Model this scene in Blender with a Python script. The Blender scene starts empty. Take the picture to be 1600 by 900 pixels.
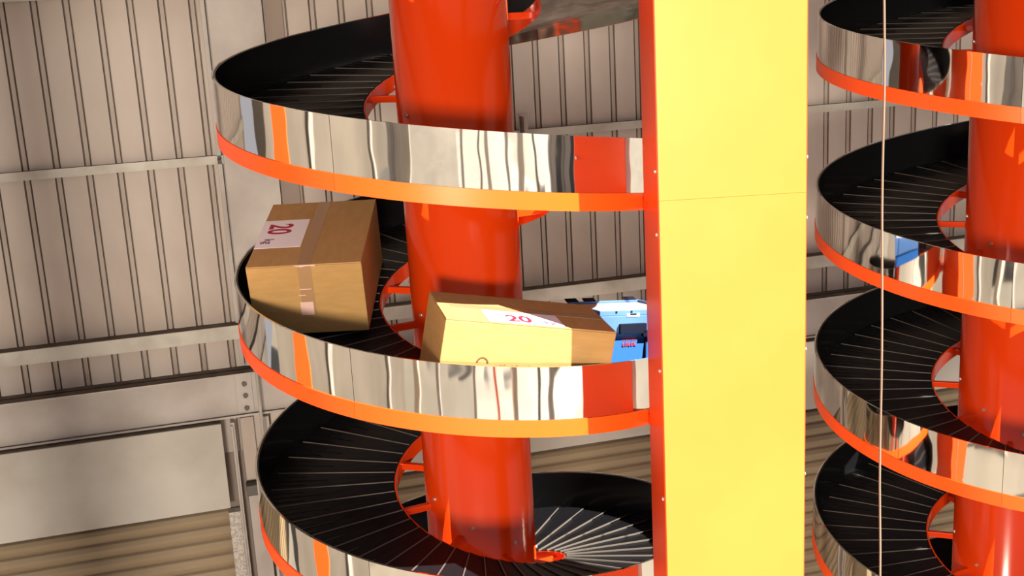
import bpy, bmesh, math, random
from mathutils import Vector, Matrix
random.seed(7)
S = bpy.context.scene
COL = S.collection
PI = math.pi
R = math.radians
H = 7.5                      # camera height above the hall floor; everything is laid out relative to the eye, then lifted

# ------------------------------------------------------------------ camera, world, sun, exposure
CAM_POS = Vector((0.0, -5.1233, 0.0))
CR = Vector((0.9972219, -0.0526456, -0.0526966))
CU = Vector((0.0636851, 0.2356458, 0.9697501))
CF = Vector((0.0386354, 0.9704120, -0.2383439))
cd = bpy.data.cameras.new('camera')
cam = bpy.data.objects.new('camera', cd)
COL.objects.link(cam)
m = Matrix((CR, CU, -CF)).transposed().to_4x4()
m.translation = CAM_POS
cam.matrix_world = m
cd.sensor_width = 36.0
cd.lens = 1843.2 * 36.0 / 1600.0
cd.clip_end = 500
S.camera = cam

w = bpy.data.worlds.new('world')
S.world = w
w.use_nodes = True
bg = w.node_tree.nodes['Background']
bg.inputs[0].default_value = (0.93, 0.92, 1.0, 1)
bg.inputs[1].default_value = 0.55

SUN_AZ, SUN_EL = R(53.5), R(45.5)
sd = bpy.data.lights.new('sun', 'SUN')
sd.energy = 20.0
sd.angle = R(0.6)
sd.color = (1.0, 0.93, 0.80)
sun = bpy.data.objects.new('sun', sd)
COL.objects.link(sun)
to_sun = Vector((math.sin(SUN_AZ) * math.cos(SUN_EL), -math.cos(SUN_AZ) * math.cos(SUN_EL), math.sin(SUN_EL)))
sun.rotation_euler = to_sun.to_track_quat('Z', 'Y').to_euler()
sun.location = (10, -12, 12)

ad = bpy.data.lights.new('front_light', 'AREA')  # unseen area lamp added for the low light from the front; no doorway built
ad.shape = 'RECTANGLE'
ad.size = 2.2
ad.size_y = 1.3
ad.energy = 2100
ad.color = (1.0, 0.86, 0.68)
al = bpy.data.objects.new('front_light', ad)
COL.objects.link(al)
al.location = (-0.9, -14.0, -0.2)
al.rotation_euler = (Vector((-0.9, -14.0, -0.2)) - Vector((0.2, 0, -1.3))).to_track_quat('Z', 'Y').to_euler()

vs = S.view_settings
vs.view_transform = 'Standard'
vs.look = 'None'
vs.exposure = 0.0
vs.gamma = 1.0
vs.use_curve_mapping = False

# ------------------------------------------------------------------ materials
MATS = {}
def mat(name, col, rough=0.5, metal=0.0, spec=0.5, coat=0.0, noise=None, bump=None, stretch=(1, 1, 1)):
    """noise = (scale, second colour, low, high); bump = (scale, strength, distance)"""
    if name in MATS:
        return MATS[name]
    ma = bpy.data.materials.new(name)
    ma.use_nodes = True
    nt = ma.node_tree
    b = nt.nodes['Principled BSDF']
    b.inputs['Base Color'].default_value = (*col, 1)
    b.inputs['Roughness'].default_value = rough
    b.inputs['Metallic'].default_value = metal
    b.inputs['Specular IOR Level'].default_value = spec
    b.inputs['Coat Weight'].default_value = coat
    b.inputs['Coat Roughness'].default_value = 0.06
    mp = None
    if noise or bump:
        tc = nt.nodes.new('ShaderNodeTexCoord')
        mp = nt.nodes.new('ShaderNodeMapping')
        mp.inputs['Scale'].default_value = stretch
        nt.links.new(tc.outputs['Object'], mp.inputs[0])
    if noise:
        n = nt.nodes.new('ShaderNodeTexNoise')
        n.inputs['Scale'].default_value = noise[0]
        n.inputs['Detail'].default_value = 5
        nt.links.new(mp.outputs[0], n.inputs['Vector'])
        r = nt.nodes.new('ShaderNodeValToRGB')
        r.color_ramp.elements[0].position = noise[2]
        r.color_ramp.elements[1].position = noise[3]
        r.color_ramp.elements[0].color = (*noise[1], 1)
        r.color_ramp.elements[1].color = (*col, 1)
        nt.links.new(n.outputs['Fac'], r.inputs[0])
        nt.links.new(r.outputs[0], b.inputs['Base Color'])
    if bump:
        n2 = nt.nodes.new('ShaderNodeTexNoise')
        n2.inputs['Scale'].default_value = bump[0]
        n2.inputs['Detail'].default_value = 2
        nt.links.new(mp.outputs[0], n2.inputs['Vector'])
        bp = nt.nodes.new('ShaderNodeBump')
        bp.inputs['Strength'].default_value = bump[1]
        bp.inputs['Distance'].default_value = bump[2]
        nt.links.new(n2.outputs['Fac'], bp.inputs['Height'])
        nt.links.new(bp.outputs[0], b.inputs['Normal'])
    MATS[name] = ma
    return ma

ORANGE = mat('orange_paint', (0.90, 0.095, 0.008), 0.32, spec=0.4)
POSTP = mat('post_paint', (0.92, 0.215, 0.040), 0.35, spec=0.4, noise=(2.2, (0.92, 0.20, 0.034), 0.35, 0.65))
RED = mat('red_gloss_paint', (0.62, 0.042, 0.003), 0.17, spec=0.36, coat=0.05)
STEEL = mat('polished_steel', (0.80, 0.76, 0.71), 0.045, 1.0, bump=(2.2, 0.22, 0.03))
GALV = mat('galvanised_sheet', (0.42, 0.40, 0.36), 0.16, 1.0, bump=(4.0, 0.5, 0.04))
BLACK = mat('black_plastic', (0.005, 0.005, 0.006), 0.2, spec=0.22)
SLATB = mat('black_slat', (0.006, 0.006, 0.008), 0.4, spec=0.15)
POSTSHADE = mat('post_side_shade', (0.84, 0.068, 0.006), 0.35, spec=0.4)  # post colour made darker and redder, shade of the sunless side painted in
SEAM = mat('slat_seam', (0.115, 0.10, 0.09), 0.4, spec=0.3)
SHEET = mat('wall_sheet', (0.44, 0.395, 0.37), 0.55, spec=0.3, noise=(1.1, (0.33, 0.28, 0.245), 0.36, 0.62), stretch=(1, 1, 0.5))
RIBM = mat('wall_rib', (0.38, 0.335, 0.305), 0.5, spec=0.3, noise=(3.0, (0.27, 0.225, 0.195), 0.35, 0.65), stretch=(1, 1, 0.3))
GROOVE = mat('wall_groove', (0.24, 0.195, 0.17), 0.8)
PURL = mat('purlin_steel', (0.42, 0.41, 0.375), 0.45, spec=0.4, noise=(4.0, (0.32, 0.30, 0.27), 0.35, 0.6))
DUST_SHADE = mat('dust_and_shade', (0.10, 0.075, 0.06), 0.9, noise=(9.0, (0.06, 0.045, 0.035), 0.35, 0.65))  # brown dust, with the shade on roofed-over top faces painted in
BEAM = mat('beam_paint', (0.385, 0.36, 0.345), 0.5, noise=(2.0, (0.29, 0.26, 0.245), 0.35, 0.62))
LINTEL = mat('lintel_sheet', (0.40, 0.39, 0.365), 0.5, noise=(1.6, (0.31, 0.29, 0.26), 0.35, 0.65))
SHUT = mat('shutter_slat', (0.24, 0.185, 0.115), 0.45, spec=0.4, noise=(2.5, (0.18, 0.135, 0.08), 0.35, 0.65), stretch=(0.3, 1, 1))
ZINC = mat('zinc_spangle', (0.44, 0.42, 0.40), 0.4, noise=(60.0, (0.28, 0.26, 0.24), 0.42, 0.58))
CONC = mat('concrete_floor', (0.17, 0.15, 0.125), 0.7, noise=(0.35, (0.13, 0.115, 0.095), 0.35, 0.65))
APRON = mat('pale_concrete', (0.30, 0.275, 0.245), 0.7, noise=(0.5, (0.24, 0.215, 0.19), 0.35, 0.65))
CARD = mat('cardboard', (0.44, 0.265, 0.098), 0.75, spec=0.2, noise=(14.0, (0.40, 0.235, 0.085), 0.35, 0.65), stretch=(1, 1, 4))
CARD2 = mat('cardboard_flap', (0.43, 0.255, 0.105), 0.75, spec=0.2, noise=(11.0, (0.385, 0.225, 0.09), 0.35, 0.65), stretch=(3, 1, 1))
TAPE = mat('packing_tape', (0.36, 0.215, 0.11), 0.22, spec=0.5)
TAPEP = mat('pale_tape', (0.70, 0.46, 0.40), 0.3)
PAPER = mat('label_paper', (0.80, 0.76, 0.84), 0.6, spec=0.3)
REDINK = mat('red_ink', (0.36, 0.012, 0.045), 0.6)
DARKINK = mat('dark_ink', (0.13, 0.05, 0.10), 0.6)
BROWNINK = mat('brown_ink', (0.12, 0.05, 0.02), 0.7)
FAINT = mat('faint_red_ink', (0.36, 0.13, 0.05), 0.7)
BLUE = mat('blue_plastic', (0.028, 0.13, 0.46), 0.45, spec=0.3)
BLUEL = mat('light_blue_plastic', (0.075, 0.17, 0.42), 0.45, spec=0.3)
NAVY = mat('navy_plastic', (0.006, 0.008, 0.02), 0.7, spec=0.06)
PINK = mat('pink_ink', (0.40, 0.06, 0.14), 0.6)
WHITE = mat('white_plastic', (0.80, 0.78, 0.74), 0.5)
LINER = mat('paper_liner', (0.52, 0.40, 0.34), 0.7)
ZBOLT = mat('zinc_rivet', (0.75, 0.72, 0.68), 0.3, 0.8)
DBOLT = mat('dark_bolt', (0.10, 0.085, 0.075), 0.5, 0.5)
CORD = mat('cord_fibre', (0.20, 0.155, 0.115), 0.8)
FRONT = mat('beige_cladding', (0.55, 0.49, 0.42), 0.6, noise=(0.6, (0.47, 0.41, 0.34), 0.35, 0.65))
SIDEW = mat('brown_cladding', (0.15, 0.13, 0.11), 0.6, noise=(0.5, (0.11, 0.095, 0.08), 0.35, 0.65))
DARKW = mat('dark_opening', (0.08, 0.075, 0.07), 0.6)

# ------------------------------------------------------------------ mesh helpers
class MB:
    def __init__(self):
        self.v, self.f, self.mi, self.sm, self.mats = [], [], [], [], []
    def m(self, ma):
        if ma not in self.mats:
            self.mats.append(ma)
        return self.mats.index(ma)
    def face(self, idx, ma, smooth=False):
        self.f.append(idx); self.mi.append(self.m(ma)); self.sm.append(smooth)
    def box(self, x0, x1, y0, y1, z0, z1, ma, M=None, top=None):
        b = len(self.v)
        for z in (z0, z1):
            for x, y in ((x0, y0), (x1, y0), (x1, y1), (x0, y1)):
                p = Vector((x, y, z))
                self.v.append(M @ p if M else p)
        for i, q in enumerate(((3, 2, 1, 0), (4, 5, 6, 7), (0, 1, 5, 4), (1, 2, 6, 5), (2, 3, 7, 6), (3, 0, 4, 7))):
            self.face([b + k for k in q], top if (top and i == 1) else ma)
        return self
    def hull8(self, pts, ma):
        b = len(self.v)
        self.v += [Vector(p) for p in pts]
        for q in ((3, 2, 1, 0), (4, 5, 6, 7), (0, 1, 5, 4), (1, 2, 6, 5), (2, 3, 7, 6), (3, 0, 4, 7)):
            self.face([b + k for k in q], ma)
        return self
    def prism(self, prof, x0, x1, ma, axis='x', M=None):
        """closed 2-D profile swept along an axis"""
        b = len(self.v); n = len(prof)
        for t in (x0, x1):
            for a, c in prof:
                p = Vector((t, a, c)) if axis == 'x' else Vector((a, c, t)) if axis == 'z' else Vector((a, t, c))
                self.v.append(M @ p if M else p)
        for i in range(n):
            j = (i + 1) % n
            self.face([b + i, b + j, b + n + j, b + n + i], ma)
        self.face([b + i for i in range(n)][::-1], ma)
        self.face([b + n + i for i in range(n)], ma)
        return self
    def tube(self, pts, rad, ma, n=8, cap=True):
        rings = []
        pts = [Vector(p) for p in pts]
        for i, p in enumerate(pts):
            t = (pts[min(i + 1, len(pts) - 1)] - pts[max(i - 1, 0)]).normalized()
            a = t.cross(Vector((0.31, 0.95, 0.05))).normalized()
            c = t.cross(a)
            rr = rad[i] if isinstance(rad, (list, tuple)) else rad
            ring = []
            for k in range(n):
                an = 2 * PI * k / n
                self.v.append(p + (a * math.cos(an) + c * math.sin(an)) * rr)
                ring.append(len(self.v) - 1)
            rings.append(ring)
        for r0, r1 in zip(rings, rings[1:]):
            for k in range(n):
                self.face([r0[k], r0[(k + 1) % n], r1[(k + 1) % n], r1[k]], ma, True)
        if cap:
            self.face(rings[0][::-1], ma); self.face(rings[-1], ma)
        return self
    def sweep(self, sect, f0, f1, step, zf, mats):
        """sect: closed list of (r, dz) corners swept along a helix; each side keeps its own vertices so edges stay crisp"""
        n = max(2, int(math.ceil((f1 - f0) / step)) + 1)
        ph = [f0 + (f1 - f0) * i / (n - 1) for i in range(n)]
        k = len(sect)
        for s in range(k):
            a, c = sect[s], sect[(s + 1) % k]
            b = len(self.v)
            for p in ph:
                cs, sn, z = math.cos(R(p)), math.sin(R(p)), zf(p)
                self.v.append(Vector((a[0] * cs, a[0] * sn, z + a[1])))
                self.v.append(Vector((c[0] * cs, c[0] * sn, z + c[1])))
            for i in range(n - 1):
                self.face([b + 2 * i, b + 2 * i + 1, b + 2 * i + 3, b + 2 * i + 2], mats[s], True)
        for p in (f0, f1):
            b = len(self.v)
            cs, sn, z = math.cos(R(p)), math.sin(R(p)), zf(p)
            for a in sect:
                self.v.append(Vector((a[0] * cs, a[0] * sn, z + a[1])))
            self.face([b + i for i in range(k)], mats[0])
        return self
    def mesh(self, name, bevel=0, fix=True):
        me = bpy.data.meshes.new(name)
        me.from_pydata([tuple(p) for p in self.v], [], self.f)
        for ma in self.mats:
            me.materials.append(ma)
        me.polygons.foreach_set('material_index', self.mi)
        me.polygons.foreach_set('use_smooth', self.sm)
        if bevel or fix:
            bm = bmesh.new(); bm.from_mesh(me)
            if bevel:
                bmesh.ops.recalc_face_normals(bm, faces=bm.faces)
                bmesh.ops.bevel(bm, geom=list(bm.edges), offset=bevel, segments=2, profile=0.6, affect='EDGES')
            bmesh.ops.recalc_face_normals(bm, faces=bm.faces)
            bm.to_mesh(me); bm.free()
        me.update()
        return me

def link(name, me, parent=None, label=None, cat=None, group=None, kind=None):
    o = bpy.data.objects.new(name, me)
    COL.objects.link(o)
    if parent:
        o.parent = parent
    if label: o['label'] = label
    if cat: o['category'] = cat
    if group: o['group'] = group
    if kind: o['kind'] = kind
    return o

def thing(name, loc, label=None, cat=None, group=None, kind=None, M=None):
    o = link(name, None, None, label, cat, group, kind)
    if M is not None:
        o.matrix_world = M
    else:
        o.location = loc
    return o

def part(name, mb, parent, bevel=0, label=None, kind=None, fix=True):
    """mesh given in the parent's own coordinates"""
    return link(name, mb.mesh(name, bevel, fix), parent, label=label, kind=kind)

FL = -H

# ------------------------------------------------------------------ setting: floor, roof, back wall
floor = link('floor', MB().box(-60, 60, -95, 7.5, FL - 0.3, FL, CONC).mesh('floor'), kind='structure')
apron = link('added_apron', MB().box(0.5, 24, -80, -11, FL, FL + 0.02, APRON).mesh('added_apron'), kind='structure')  # unseen pale slab added to give the polished bands a bright middle
ceiling = link('ceiling', MB().box(-13, 15, -1.8, 8.2, 3.0, 3.2, FRONT).mesh('ceiling'), kind='structure')  # unseen roof, front edge placed to keep the sun off the back wall

WA = math.atan2(math.cos(R(77.3)), math.sin(R(77.3)))
MW = Matrix.Translation((0, 4.0, 0)) @ Matrix.Rotation(WA, 4, 'Z')      # local x runs along the wall, -y faces the hall
wall = thing('wall_back', None, kind='structure', M=MW)
U0, U1 = -7.0, 9.4
part('backing_sheet', MB().box(U0, U1, 0.034, 0.06, FL, 3.0, GROOVE), wall)
SP, UB = 0.2102, -2.488
ZW0, ZW1 = -3.3, 3.0
pan = MB().box(-(SP / 2 - 0.026), SP / 2 - 0.026, 0.0, 0.034, ZW0, ZW1, SHEET).mesh('cladding_sheet', 0.003)
rib = MB().prism([(-0.018, 0.034), (-0.014, 0.006), (0.014, 0.006), (0.018, 0.034)], ZW0, ZW1, RIBM, 'z').mesh('rib')
k0, k1 = int((U0 - UB) / SP) + 1, int((U1 - UB) / SP) - 1
for k in range(k0, k1):
    u = UB + SP * k
    o = link('rib', rib, wall); o.location.x = u
    o = link('cladding_sheet', pan, wall); o.location.x = u + SP / 2

def wthing(name, u, z, label, cat, group=None):
    return thing(name, None, label, cat, group, M=MW @ Matrix.Translation((u, 0, z)))

def purlin(z, h, d, dark_top, label):
    t = wthing('wall_purlin', 0, z, label, 'beam', 'purlins on the ribbed wall')
    part('web', MB().box(U0, U1, -d, -d + 0.012, -h, 0, PURL), t)
    part('top_flange', MB().box(U0, U1, -d + 0.012, -0.004, -0.012, 0, PURL, top=DUST_SHADE if dark_top else None), t)  # top face painted dark: dust plus the shade under the roof
    part('bottom_flange', MB().box(U0, U1, -d + 0.012, -0.004, -h, -h + 0.012, PURL), t)
    return t
purlin(-1.000, 0.062, 0.05, True, 'thin pale purlin crossing the ribbed wall behind the upper steel bands')
purlin(-2.265, 0.105, 0.13, True, 'pale purlin on the ribbed wall just above the bolted girder')
purlin(0.235, 0.08, 0.06, True, 'topmost thin purlin on the ribbed wall at the top edge')

# girder with flanges
g = wthing('steel_girder', 0, -2.98, 'deep pale steel girder with bolts along the wall above the shutters', 'beam')
part('web', MB().box(U0, U1, -0.10, -0.085, 0.012, 0.36, BEAM), g)
part('top_flange', MB().box(U0, U1, -0.20, -0.004, 0.348, 0.36, BEAM, top=DUST_SHADE), g)  # dark top colour includes the missing light from above
part('bottom_flange', MB().box(U0, U1, -0.13, -0.004, -0.004, 0.012, BEAM, top=DUST_SHADE), g)
part('splice_plate', MB().box(-1.86, -1.74, -0.112, -0.10, 0.03, 0.33, BEAM), g, 0.002)
for z in (-2.73, -2.823, -2.923):
    b = MB().tube([(-1.795, -0.112, z + 2.98), (-1.795, -0.128, z + 2.98)], 0.020, DBOLT, 6)
    part('bolt', b, g)

# upright column
c = wthing('steel_column', -1.57, FL, 'broad pale upright steel column on the wall behind the left spiral', 'column')
part('front_flange', MB().box(-0.19, 0.19, -0.085, -0.070, 4.90, 10.5, BEAM), c, 0.003)
part('web', MB().box(-0.008, 0.008, -0.070, -0.005, 4.90, 10.5, BEAM), c)
part('edge_angle', MB().box(0.20, 0.335, -0.03, -0.005, 4.90, 10.5, GROOVE), c)
part('edge_strip', MB().box(-0.235, -0.205, -0.05, -0.005, 4.90, 10.5, BEAM), c)
cp = wthing('conduit_pipe', -1.70, FL, 'thin pale conduit running upright across the bolted girder', 'pipe')
part('pipe', MB().tube([(0, -0.23, 0), (0, -0.23, 5.1)], 0.012, PURL, 8), cp)
part('clip', MB().box(-0.02, 0.02, -0.245, -0.19, 4.9, 4.925, PURL), cp)

wb = wthing('wall_bracket', 0.515, -1.06, 'small tan angle bracket standing on the purlin beside the red column', 'bracket')
part('plate', MB().box(-0.028, 0.04, -0.075, -0.052, 0, 0.19, RIBM), wb, 0.003)
part('side_plate', MB().box(-0.028, -0.010, -0.14, -0.075, 0, 0.17, DUST_SHADE), wb, 0.002)

# roller shutters
def shutter(n, u0, u1, ztop, label):
    d = thing('door_%d' % n, None, kind='structure', M=MW @ Matrix.Translation(((u0 + u1) / 2, 0, FL)))
    w2 = (u1 - u0) / 2
    prof = [(-0.020, 0.006), (-0.034, 0.020), (-0.050, 0.052), (-0.050, 0.078), (-0.034, 0.108), (-0.020, 0.118), (-0.012, 0.118), (-0.012, 0.006)]
    me = MB().prism(prof, -w2, w2, SHUT).mesh('shutter_slat')
    zz = ztop - FL
    i = 0
    while zz - 0.122 > 0.02:
        zz -= 0.122
        o = link('shutter_slat', me, d); o.location.z = zz
        i += 1
    part('backing_curtain', MB().box(-w2, w2, -0.012, -0.004, 0.0, ztop - FL, GROOVE), d)
    return d
shutter(1, -6.9, -2.02, -3.755, '')
shutter(2, -1.22, 9.0, -3.69, '')
def lintel(u0, u1, z0, z1, label):
    t = wthing('shutter_housing', (u0 + u1) / 2, z0, label, 'shutter box')
    w2 = (u1 - u0) / 2
    part('front_sheet', MB().box(-w2, w2, -0.2, -0.185, 0, z1 - z0, LINTEL), t, 0.002)
    part('top_sheet', MB().box(-w2, w2, -0.185, -0.004, z1 - z0 - 0.012, z1 - z0, LINTEL, top=DUST_SHADE), t)  # dark dusty top also paints the shadow band below the girder
    part('end_cap', MB().box(w2 - 0.012, w2, -0.185, -0.004, 0, z1 - z0 - 0.012, LINTEL), t)
    part('end_cap', MB().box(-w2, -w2 + 0.012, -0.185, -0.004, 0, z1 - z0 - 0.012, LINTEL), t)
lintel(-6.95, -2.00, -3.675, -2.995, 'pale blank shutter housing at lower left above brown slats')
lintel(-1.24, 9.05, -3.607, -2.995, 'long pale shutter housing behind the spirals, right of the wall column')

j = wthing('shutter_jamb', -1.975, FL, 'speckled zinc shutter guide beside the brown slats', 'door frame')
part('guide_channel', MB().box(-0.045, 0.045, -0.095, -0.004, 0, 3.74, ZINC), j, 0.003)
part('guide_lip', MB().box(0.045, 0.060, -0.12, -0.004, 0, 4.45, BEAM), j, 0.002)
j = wthing('wall_post', -1.80, FL, 'pale boxed post between the two shutters under the girder', 'post')
part('shaft', MB().box(-0.055, 0.075, -0.09, -0.01, 0, 3.85, BEAM), j, 0.004)
part('upper_shaft', MB().box(-0.055, 0.045, -0.05, -0.01, 3.97, 4.48, RIBM), j, 0.004)
part('cap_block', MB().box(-0.065, 0.085, -0.11, -0.01, 3.86, 3.94, DARKW), j, 0.004)
part('side_angle', MB().box(-0.13, -0.10, -0.10, -0.01, 0, 4.47, BEAM), j, 0.002)
part('side_angle', MB().box(0.12, 0.16, -0.06, -0.01, 0, 4.47, BEAM), j, 0.002)
j = wthing('shutter_jamb', -1.26, FL, 'pale shutter guide right of the wall column, mostly behind the left spiral', 'door frame')
part('guide_channel', MB().box(-0.10, 0.02, -0.095, -0.004, 0, 4.40, BEAM), j, 0.003)

# building across the yard, seen only in the polished bands
def front_building(x0, x1, y, z1, gaps, n):
    wf = link('wall_front_%d' % n, None, kind='structure'); wf.location = (0, 0, 0)
    part('facade', MB().box(x0, x1, y - 0.4, y, FL, z1, FRONT), wf)
    for a, b_, zt in gaps:
        part('dark_opening', MB().box(a, b_, y, y + 0.06, FL, zt, DARKW), wf)
    xx = x0
    while xx <= x1:
        part('pilaster', MB().box(xx - 0.25, xx + 0.25, y, y + 0.35, FL, z1 + 0.2, BEAM), wf)
        xx += 5.0
    return wf
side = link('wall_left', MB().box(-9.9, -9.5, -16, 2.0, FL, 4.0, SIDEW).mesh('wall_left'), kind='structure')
for yy in (-12, -4):
    part('pilaster', MB().box(-9.5, -9.2, yy - 0.2, yy + 0.2, FL, 4.0, BEAM), side)
part('rail', MB().box(-9.5, -9.35, -16, 2.0, -3.2, -2.9, DARKW), side)
streaks = link('wall_front_3', None, kind='structure')  # unseen columns added to put upright streaks into the band reflections
for xx, yy, ww, ma in ((1.2, -26, 0.5, BEAM), (4.6, -26, 0.3, DARKW), (6.2, -26, 0.7, FRONT), (10.5, -26, 0.5, BEAM), (14.0, -26, 1.4, FRONT), (18.5, -26, 0.5, DARKW),
                       (0.2, -12.5, 0.25, BEAM), (2.4, -13.5, 0.2, ORANGE), (4.2, -12.5, 0.5, FRONT), (7.6, -13, 0.22, DARKW), (9.5, -12.8, 0.6, BEAM), (-3.5, -13, 0.3, BEAM), (-5.6, -12, 0.5, FRONT)):
    part('streak_column', MB().box(xx - ww / 2, xx + ww / 2, yy - 0.2, yy + 0.2, FL, 3.0 if yy < -20 else -3.0, ma), streaks)
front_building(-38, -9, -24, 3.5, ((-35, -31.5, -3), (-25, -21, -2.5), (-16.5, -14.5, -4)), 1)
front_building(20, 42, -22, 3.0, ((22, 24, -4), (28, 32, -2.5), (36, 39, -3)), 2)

# ------------------------------------------------------------------ spiral conveyors
PITCH, RIN, HFL, RC, HB1, HB2 = 0.8640, 0.3896, 0.201, 0.2497, 0.2068, 0.2737
DPHI = 9.0

def make_slat(zs):
    mb = MB()
    zf = lambda p: -zs * p / 360.0
    r0, r1 = RIN, 0.9845
    ra = [r0, 0.55, 0.72, 0.86, r1]
    top = []
    angs = [0.12, 4.5, 8.95]
    for p in angs:
        row = []
        for r in ra:
            mb.v.append(Vector((r * math.cos(R(p)), r * math.sin(R(p)), zf(p) - (0.0 if p < 1 else 0.003 if p < 5 else 0.006))))
            row.append(len(mb.v) - 1)
        top.append(row)
    for i in range(len(angs) - 1):
        for k in range(len(ra) - 1):
            mb.face([top[i][k], top[i][k + 1], top[i + 1][k + 1], top[i + 1][k]], SLATB)
    # skirts give the slat its thickness
    def skirt(ids):
        base = len(mb.v)
        for q in ids:
            mb.v.append(mb.v[q] + Vector((0, 0, -0.011)))
        for i in range(len(ids) - 1):
            mb.face([ids[i], ids[i + 1], base + i + 1, base + i], SLATB)
    skirt(top[0]); skirt(top[-1][::-1]); skirt([r[0] for r in top][::-1]); skirt([r[-1] for r in top])
    # pale seam strip standing proud on the upstream edge
    def strip(ph, ra_, rb_, wdt, hh, ma):
        a, bb = ra_, rb_
        cs, sn = math.cos(R(ph)), math.sin(R(ph))
        pts = []
        for zz in (-0.004, hh):
            for r, t in ((a, -wdt), (bb, -wdt), (bb, wdt), (a, wdt)):
                pts.append((r * cs - t * sn, r * sn + t * cs, zf(ph) + zz))
        mb.hull8(pts, ma)
    strip(0.30, r0 + 0.004, 0.955, 0.0026, 0.003, SEAM)
    for q, ra_ in ((2.4, 0.80), (4.6, 0.70), (6.9, 0.80)):
        strip(q, ra_, 0.974, 0.0022, 0.0015 - 0.0006 * q, BLACK)
    return mb.mesh('slat', 0, False)

def spiral(cx, cy, z0, pitch, f0, f1, label, joint, bracket):
    t = thing('spiral_conveyor', (cx, cy, FL), label, 'conveyor', 'spiral conveyors')
    zf = lambda p: z0 - pitch * (p - 180.0) / 360.0 - FL
    # round column with base flange
    mb = MB()
    n = 64
    for ra, za, zb, nm in ((RC, 0.03, 9.6, 'column'),):
        mb = MB()
        ring = [[], []]
        for q, zz in enumerate((za, zb)):
            for k in range(n):
                mb.v.append(Vector((ra * math.cos(2 * PI * k / n), ra * math.sin(2 * PI * k / n), zz))); ring[q].append(len(mb.v) - 1)
        for k in range(n):
            mb.face([ring[0][k], ring[0][(k + 1) % n], ring[1][(k + 1) % n], ring[1][k]], RED, True)
        mb.face(ring[1], RED)
        part('column', mb, t, label='glossy red round column')
    part('base_flange', MB().tube([(0, 0, 0), (0, 0, 0.03)], 0.42, RED, 40), t)
    # slats
    me = make_slat(pitch)
    p = math.ceil(f0 / DPHI) * DPHI + 0.2
    while p + DPHI <= f1:
        o = link('slat', me, t)
        o.rotation_euler.z = R(p % 360.0)
        o.location.z = zf(p) - HFL
        p += DPHI
    part('deck_pan', MB().sweep([(RIN, -0.216), (0.988, -0.216), (0.988, -0.226), (RIN, -0.226)], f0, f1, 3, zf, [GALV] * 4), t, label='rippled reflective metal underside')
    part('side_lining', MB().sweep([(0.9845, -0.003), (0.9915, -0.003), (0.9915, -0.214), (0.9845, -0.214)], f0, f1, 3, zf, [BLACK] * 4), t, label='glossy black inner side wall')
    # outer guard panels and stringers, quarter turn each
    a = f0
    while a < f1 - 0.5:
        nx = joint + 90.0 * (math.floor((a - joint) / 90.0 + 1e-6) + 1)
        b = min(nx, f1)
        part('guard_panel', MB().sweep([(0.9915, 0.0), (1.0, 0.0), (1.0, -HB1), (0.9915, -HB1)], a + 0.06, b - 0.06, 2.5, zf, [STEEL] * 4), t)
        part('outer_stringer', MB().sweep([(0.9885, -HB1 - 0.001), (1.004, -HB1 - 0.001), (1.004, -HB2), (0.9885, -HB2)], a + 0.04, b - 0.04, 2.5, zf, [ORANGE, ORANGE, ORANGE, GALV]), t, label='orange painted lower edge')
        part('inner_stringer', MB().sweep([(RIN - 0.008, -HFL - 0.004), (RIN, -HFL - 0.004), (RIN, -HFL - 0.072), (RIN - 0.008, -HFL - 0.072)], a + 0.03, b - 0.03, 4, zf, [RED] * 4), t)
        a = b
    # radial spokes
    sp = MB().box(RC - 0.004, RIN - 0.006, -0.014, 0.014, -0.012, 0.018, RED).mesh('spoke', 0.003)
    p = math.ceil((f0 - 22.5) / 45.0) * 45.0 + 22.5
    while p < f1:
        o = link('spoke', sp, t)
        o.rotation_euler.z = R(p % 360.0)
        o.location.z = zf(p) - HFL - 0.042
        p += 45.0
    # bolts where the spokes meet the column
    bm_ = MB().tube([(RC - 0.002, 0, 0), (RC + 0.008, 0, 0)], 0.009, ZBOLT, 6).mesh('bolt')
    p = math.ceil((f0 - 22.5) / 45.0) * 45.0 + 22.5
    while p < f1:
        o = link('bolt', bm_, t)
        o.rotation_euler.z = R((p + 14) % 360.0)
        o.location.z = zf(p + 14) - HFL + 0.05
        p += 45.0
    return t

Z0L, Z0R = -0.2144, -0.1985
spiral(0, 0, Z0L, 0.8636, -270, 1350, 'spiral conveyor carrying two cardboard boxes and a blue tote, left of the yellow post', 243.5, True)
spiral(2.8274, 0.6623, Z0R, 0.8759, -270, 1530, 'empty spiral conveyor behind the hanging cord, right of the yellow post', 243.5, False)

# ------------------------------------------------------------------ upright post between the spirals
PX0, PX1, PY0, PY1 = 0.683, 1.209, -1.10, -0.79
pc = Vector(((PX0 + PX1) / 2, (PY0 + PY1) / 2, FL))
post = thing('support_post', pc, 'wide flat orange-yellow steel post standing between the two spirals', 'post')
hw, hd = (PX1 - PX0) / 2, (PY1 - PY0) / 2
zs = -0.712 - FL
part('front_panel', MB().box(-hw + 0.004, hw - 0.004, -hd, -hd + 0.014, zs + 0.0003, 9.4, POSTP), post, 0.0009)
part('front_panel', MB().box(-hw + 0.004, hw - 0.004, -hd, -hd + 0.014, 0.02, zs - 0.0003, POSTP), post, 0.0009)
for s in (-1, 1):
    x0, x1 = (-hw, -hw + 0.012) if s < 0 else (hw - 0.012, hw)
    part('side_channel', MB().box(x0, x1, -hd + 0.003, hd, 0.02, 9.4, POSTSHADE), post, 0.002)
part('back_panel', MB().box(-hw + 0.012, hw - 0.012, hd - 0.012, hd, 0.02, 9.4, ORANGE), post)
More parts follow.
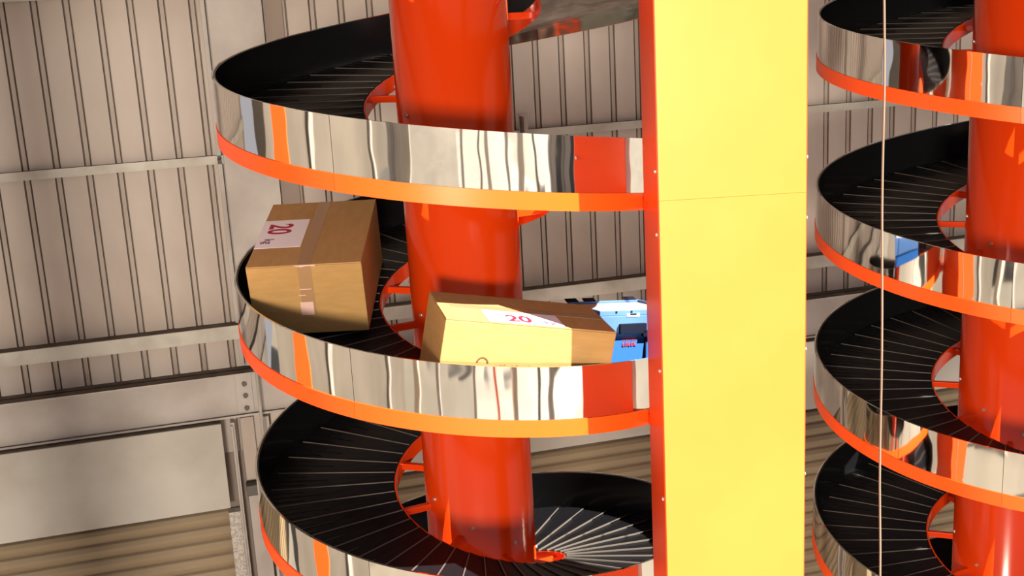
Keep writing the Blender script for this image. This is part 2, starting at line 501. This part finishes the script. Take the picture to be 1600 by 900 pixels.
part('base_plate', MB().box(-hw - 0.08, hw + 0.08, -hd - 0.08, hd + 0.08, 0, 0.02, ORANGE), post, 0.003)
zl = [-0.61, -0.834, -1.337, -1.837]
zr = [-0.591, -0.806, -1.29, -1.775]
rv = MB().tube([(0, 0, 0), (0.005, 0, 0), (0.008, 0, 0)], [0.008, 0.0075, 0.004], ZBOLT, 10).mesh('rivet')
for s, zz in ((-1, zl), (1, zr)):
    for z in zz + [-2.35, -2.85]:
        o = link('rivet', rv, post)
        o.location = (s * hw, -1.078 - pc.y, z - FL)
        o.rotation_euler.z = PI if s < 0 else 0
for k in range(-1, 4):
    ph = 313.0 + 360 * k
    z = Z0L - 0.8636 * (ph - 180) / 360.0 - 0.245 - FL
    part('mounting_bracket', MB().box(-hw + 0.004, -hw + 0.05, hd, hd + 0.078, z - 0.02, z + 0.02, RED), post, 0.002)

# twin post outside the frame to the left, mirrored in the bands
tp = thing('support_post', (-2.48, -0.80, FL), 'orange steel post mirrored in the left ends of the bands', 'post')
part('front_panel', MB().box(-0.26, 0.26, -0.155, -0.141, 0.02, 9.4, POSTP), tp, 0.0025)
for s in (-1, 1):
    part('side_channel', MB().box(min(s * 0.26, s * 0.248), max(s * 0.26, s * 0.248), -0.141, 0.155, 0.02, 9.4, POSTSHADE), tp, 0.002)
part('back_panel', MB().box(-0.248, 0.248, 0.143, 0.155, 0.02, 9.4, ORANGE), tp)
part('base_plate', MB().box(-0.34, 0.34, -0.235, 0.235, 0, 0.02, ORANGE), tp, 0.003)

# hanging cord
pts = []
for i in range(61):
    z = 3.0 - 9.0 * i / 60.0
    x = 1.687 + (-0.083 - z) * 0.0139 + 0.0025 * math.sin(i * 0.9)
    pts.append((x - 1.70, 0.0018 * math.sin(i * 1.3 + 1), z + 6.0))
t = thing('hanging_cord', (1.70, -0.50, -6.0), 'thin beige cord hanging straight down in front of the right spiral', 'cord')
part('strand', MB().tube(pts, 0.0046, CORD, 6), t)
part('knot', MB().tube([(pts[-1][0], 0, 0.03), (pts[-1][0], 0, 0.015), (pts[-1][0], 0, 0.0), (pts[-1][0], 0, -0.015)], [0.006, 0.014, 0.014, 0.005], CORD, 8), t)

# ------------------------------------------------------------------ goods on the left spiral
def frame(cen, rows, down):
    M3 = Matrix(rows)
    M = M3.to_4x4()
    M.translation = Vector(cen) - M3 @ Vector((0, 0, down))
    return M

def text_mesh(s, size, offset=0.0, sx=1.0):
    cu = bpy.data.curves.new('lettering', 'FONT')
    cu.body = s
    cu.size = size
    cu.offset = offset
    cu.extrude = 0.0004
    o = bpy.data.objects.new('lettering', cu)
    COL.objects.link(o)
    dg = bpy.context.evaluated_depsgraph_get()
    me = bpy.data.meshes.new_from_object(o.evaluated_get(dg))
    bpy.data.objects.remove(o)
    for v in me.vertices:
        v.co.x *= sx
    return me

def lettering(name, s, size, off, sx, ma, parent, loc, rot, label=None):
    me = text_mesh(s, size, off, sx)
    me.materials.clear(); me.materials.append(ma)
    o = link(name, me, parent, label=label)
    o.location = loc
    o.rotation_euler = rot
    return o

def carton(name, M, d, label):
    """body with two top flaps meeting over a seam along local y"""
    t = thing(name, None, label, 'box', 'cartons on the left spiral', M=M)
    x, y, z = d[0] / 2, d[1] / 2, d[2]
    part('body', MB().box(-x, x, -y, y, 0, z - 0.006, CARD), t, 0.005)
    return t, x, y, z

# heavy carton with the weight label
M1 = frame((-0.6419, -0.0028, -1.095), ((0.9988, 0.0476, -0.0112), (-0.0489, 0.9759, -0.2128), (0.0008, 0.2130, 0.9770)), 0.159)
t1, x, y, z = carton('cardboard_box', M1, (0.4765, 0.6888, 0.3181), 'cardboard box with a white 20 kg label on top, leaning at the far left')
part('flap', MB().box(-x + 0.001, -0.0015, -y + 0.001, y - 0.001, z - 0.006, z, CARD2), t1, 0.002)
part('flap', MB().box(0.0015, x - 0.001, -y + 0.001, y - 0.001, z - 0.006, z, CARD2), t1, 0.002)
part('tape', MB().box(-0.026, 0.030, -y + 0.002, y - 0.002, z, z + 0.0008, TAPE), t1)
part('tape', MB().box(-0.026, 0.030, -y - 0.0008, -y, z - 0.23, z, TAPE), t1)
part('pale_tape_end', MB().box(-0.034, 0.020, -y - 0.0016, -y - 0.0008, 0.088, 0.148, TAPEP), t1, label='small pink tape end')
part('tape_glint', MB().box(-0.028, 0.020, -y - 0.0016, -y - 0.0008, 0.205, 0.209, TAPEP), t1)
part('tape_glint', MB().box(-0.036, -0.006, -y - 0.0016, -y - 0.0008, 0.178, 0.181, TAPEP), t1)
part('crumpled_tape', MB().prism([(-0.045, z - 0.001), (0.05, z - 0.001), (0.045, z - 0.009), (0.02, z - 0.005), (-0.01, z - 0.010), (-0.03, z - 0.006)], -y - 0.0022, -y - 0.001, TAPEP, 'y'), t1)
lb = part('weight_label', MB().box(-x + 0.002, -0.038, -0.158, 0.142, z + 0.0002, z + 0.0012, PAPER), t1, label='white paper weight label')
lettering('digits', '20', 0.142, 0.0035, 0.80, REDINK, lb, (-0.203, 0.100, z + 0.0014), (0, 0, -PI / 2))
lettering('unit', 'kg', 0.060, 0.0008, 0.95, DARKINK, lb, (-0.205, -0.062, z + 0.0014), (0, 0, -PI / 2))

# long sunlit carton
M2 = frame((0.1732, -0.7246, -1.3327), ((0.9618, -0.1815, 0.2047), (0.1881, 0.9821, -0.0133), (-0.1986, 0.0513, 0.9787)), 0.162)
t2, x, y, z = carton('cardboard_box', M2, (0.6647, 0.3628, 0.3239), 'long cardboard box lit yellow by the sun, next to the blue tote')
part('flap', MB().box(-x + 0.001, x - 0.001, -y + 0.001, -0.0015, z - 0.006, z, CARD2), t2, 0.002)
part('flap', MB().box(-x + 0.001, x - 0.001, 0.0015, y - 0.001, z - 0.006, z, CARD2), t2, 0.002)
part('tape', MB().box(-x + 0.05, x - 0.002, -0.024, 0.030, z, z + 0.0008, TAPE), t2)
lb2 = part('weight_label', MB().box(-0.170, 0.128, -y + 0.002, -0.030, z + 0.001, z + 0.002, PAPER), t2, label='white label with red print')
lettering('digits', '20', 0.110, 0.003, 0.9, REDINK, lb2, (-0.09, -0.155, z + 0.0022), (0, 0, 0))
lettering('unit', 'kg', 0.052, 0.0008, 0.95, DARKINK, lb2, (0.055, -0.155, z + 0.0022), (0, 0, 0))
# printed loop and small print low on the front face
arc = MB()
cxa, cza, ra = -0.172, 0.162, 0.024
for i in range(12):
    a0, a1 = PI * i / 12, PI * (i + 1) / 12
    q = [(cxa + r_ * math.cos(a_), cza + r_ * math.sin(a_)) for r_, a_ in ((ra, a0), (ra, a1), (ra - 0.007, a1), (ra - 0.007, a0))]
    b = len(arc.v)
    for px, pz in q:
        arc.v.append(Vector((px, -y - 0.0008, pz)))
    arc.face([b, b + 1, b + 2, b + 3], BROWNINK)
part('printed_mark', arc, t2)
pm = MB()
for i in range(14):
    px = -0.12 + i * 0.0155
    pm.box(px, px + 0.008 + 0.003 * (i % 2), -y - 0.0008, -y - 0.0002, 0.150, 0.158 + 0.003 * (i % 3), FAINT)
part('small_print', pm, t2, label='faint red print along the lower front')

# blue tote
M3 = frame((0.6497 + 0.03 * 0.9697, -0.0544 + 0.03 * 0.2284, -1.5127 - 0.03 * 0.087), ((0.9697, -0.2386, 0.0530), (0.2284, 0.9618, 0.1508), (-0.0870, -0.1342, 0.9871)), 0.156)
t3 = thing('storage_tote', None, 'blue plastic tote with black latch, against the yellow post', 'tote', M=M3)
tw, td, th = 0.36, 0.43, 0.31
def taper(x0, x1, y0, y1, z0, z1, k, ma):
    return MB().hull8([(x0 + k, y0 + k, z0), (x1 - k, y0 + k, z0), (x1 - k, y1 - k, z0), (x0 + k, y1 - k, z0),
                       (x0, y0, z1), (x1, y0, z1), (x1, y1, z1), (x0, y1, z1)], ma)
fy = -td / 2
part('body', taper(-tw / 2 + 0.012, tw / 2 - 0.012, fy + 0.012, td / 2 - 0.012, 0, 0.210, 0.022, BLUE), t3, 0.004)
part('collar', taper(-tw / 2, tw / 2, fy, td / 2, 0.210, 0.288, 0.006, BLUEL), t3, 0.004)
for x0, x1, y0, y1 in ((-tw / 2, tw / 2, fy, fy + 0.012), (-tw / 2, tw / 2, td / 2 - 0.012, td / 2), (-tw / 2, -tw / 2 + 0.012, fy + 0.012, td / 2 - 0.012), (tw / 2 - 0.012, tw / 2, fy + 0.012, td / 2 - 0.012)):
    part('rim', MB().box(x0, x1, y0, y1, 0.288, 0.310, BLUEL), t3, 0.002)
part('latch', MB().box(-0.092, 0.031, fy - 0.014, fy + 0.014, 0.208, 0.252, NAVY), t3, 0.003)
part('latch_hook', MB().box(0.015, 0.062, fy - 0.014, fy + 0.016, 0.193, 0.222, NAVY), t3, 0.003)
hd_ = part('handle_plate', MB().box(-0.057, 0.002, fy - 0.003, fy + 0.002, 0.282, 0.296, WHITE), t3, 0.001)
part('slot', MB().box(-0.042, -0.012, fy - 0.004, fy - 0.003, 0.289, 0.296, NAVY), hd_)
part('corner_rib', MB().box(0.033, 0.038, fy + 0.010, fy + 0.03, 0.02, 0.2, NAVY), t3)
for xx in (-0.105, -0.035):
    part('hinge_pin', MB().box(xx - 0.004, xx + 0.004, fy - 0.002, fy + 0.004, 0.298, 0.308, NAVY), t3)
for i, xx in enumerate((-0.155, -0.07, 0.13)):
    part('lid_tooth', MB().hull8([(xx - 0.03, td / 2 - 0.012, 0.310), (xx + 0.03, td / 2 - 0.012, 0.310), (xx + 0.03, td / 2, 0.310), (xx - 0.03, td / 2, 0.310),
                                 (xx - 0.04, td / 2 - 0.008, 0.326), (xx + 0.015, td / 2 - 0.008, 0.326), (xx + 0.015, td / 2, 0.326), (xx - 0.04, td / 2, 0.326)], NAVY), t3, 0.001)
mk = MB()
random.seed(3)
for row, zz in enumerate((0.176, 0.152)):
    for i in range(5):
        px = -0.071 + i * 0.0135
        mk.box(px, px + 0.003, fy + 0.0135, fy + 0.022, zz, zz + 0.017, PINK)
        mk.box(px, px + 0.009, fy + 0.0135, fy + 0.022, zz + (0.0 if (i + row) % 2 else 0.014), zz + (0.003 if (i + row) % 2 else 0.017), PINK)
        mk.box(px + 0.0065, px + 0.009, fy + 0.0135, fy + 0.022, zz, zz + (0.017 if i % 2 else 0.009), PINK)
part('printed_mark', mk, t3, label='small pink print')
ps = thing('paper_sheets', None, 'pale paper lying in the top of the blue tote', 'paper', M=M3 @ Matrix.Translation((0, 0, 0.288)))
part('sheet', MB().box(-0.160, 0.160, -0.198, 0.02, 0.0005, 0.006, LINER), ps, 0.001)
part('sheet', MB().box(-0.155, 0.162, -0.02, 0.198, 0.006, 0.011, LINER), ps, 0.001)

# ------------------------------------------------------------------ lift the whole place so that the floor lies at zero
for o in S.objects:
    if o.parent is None:
        o.location.z += H
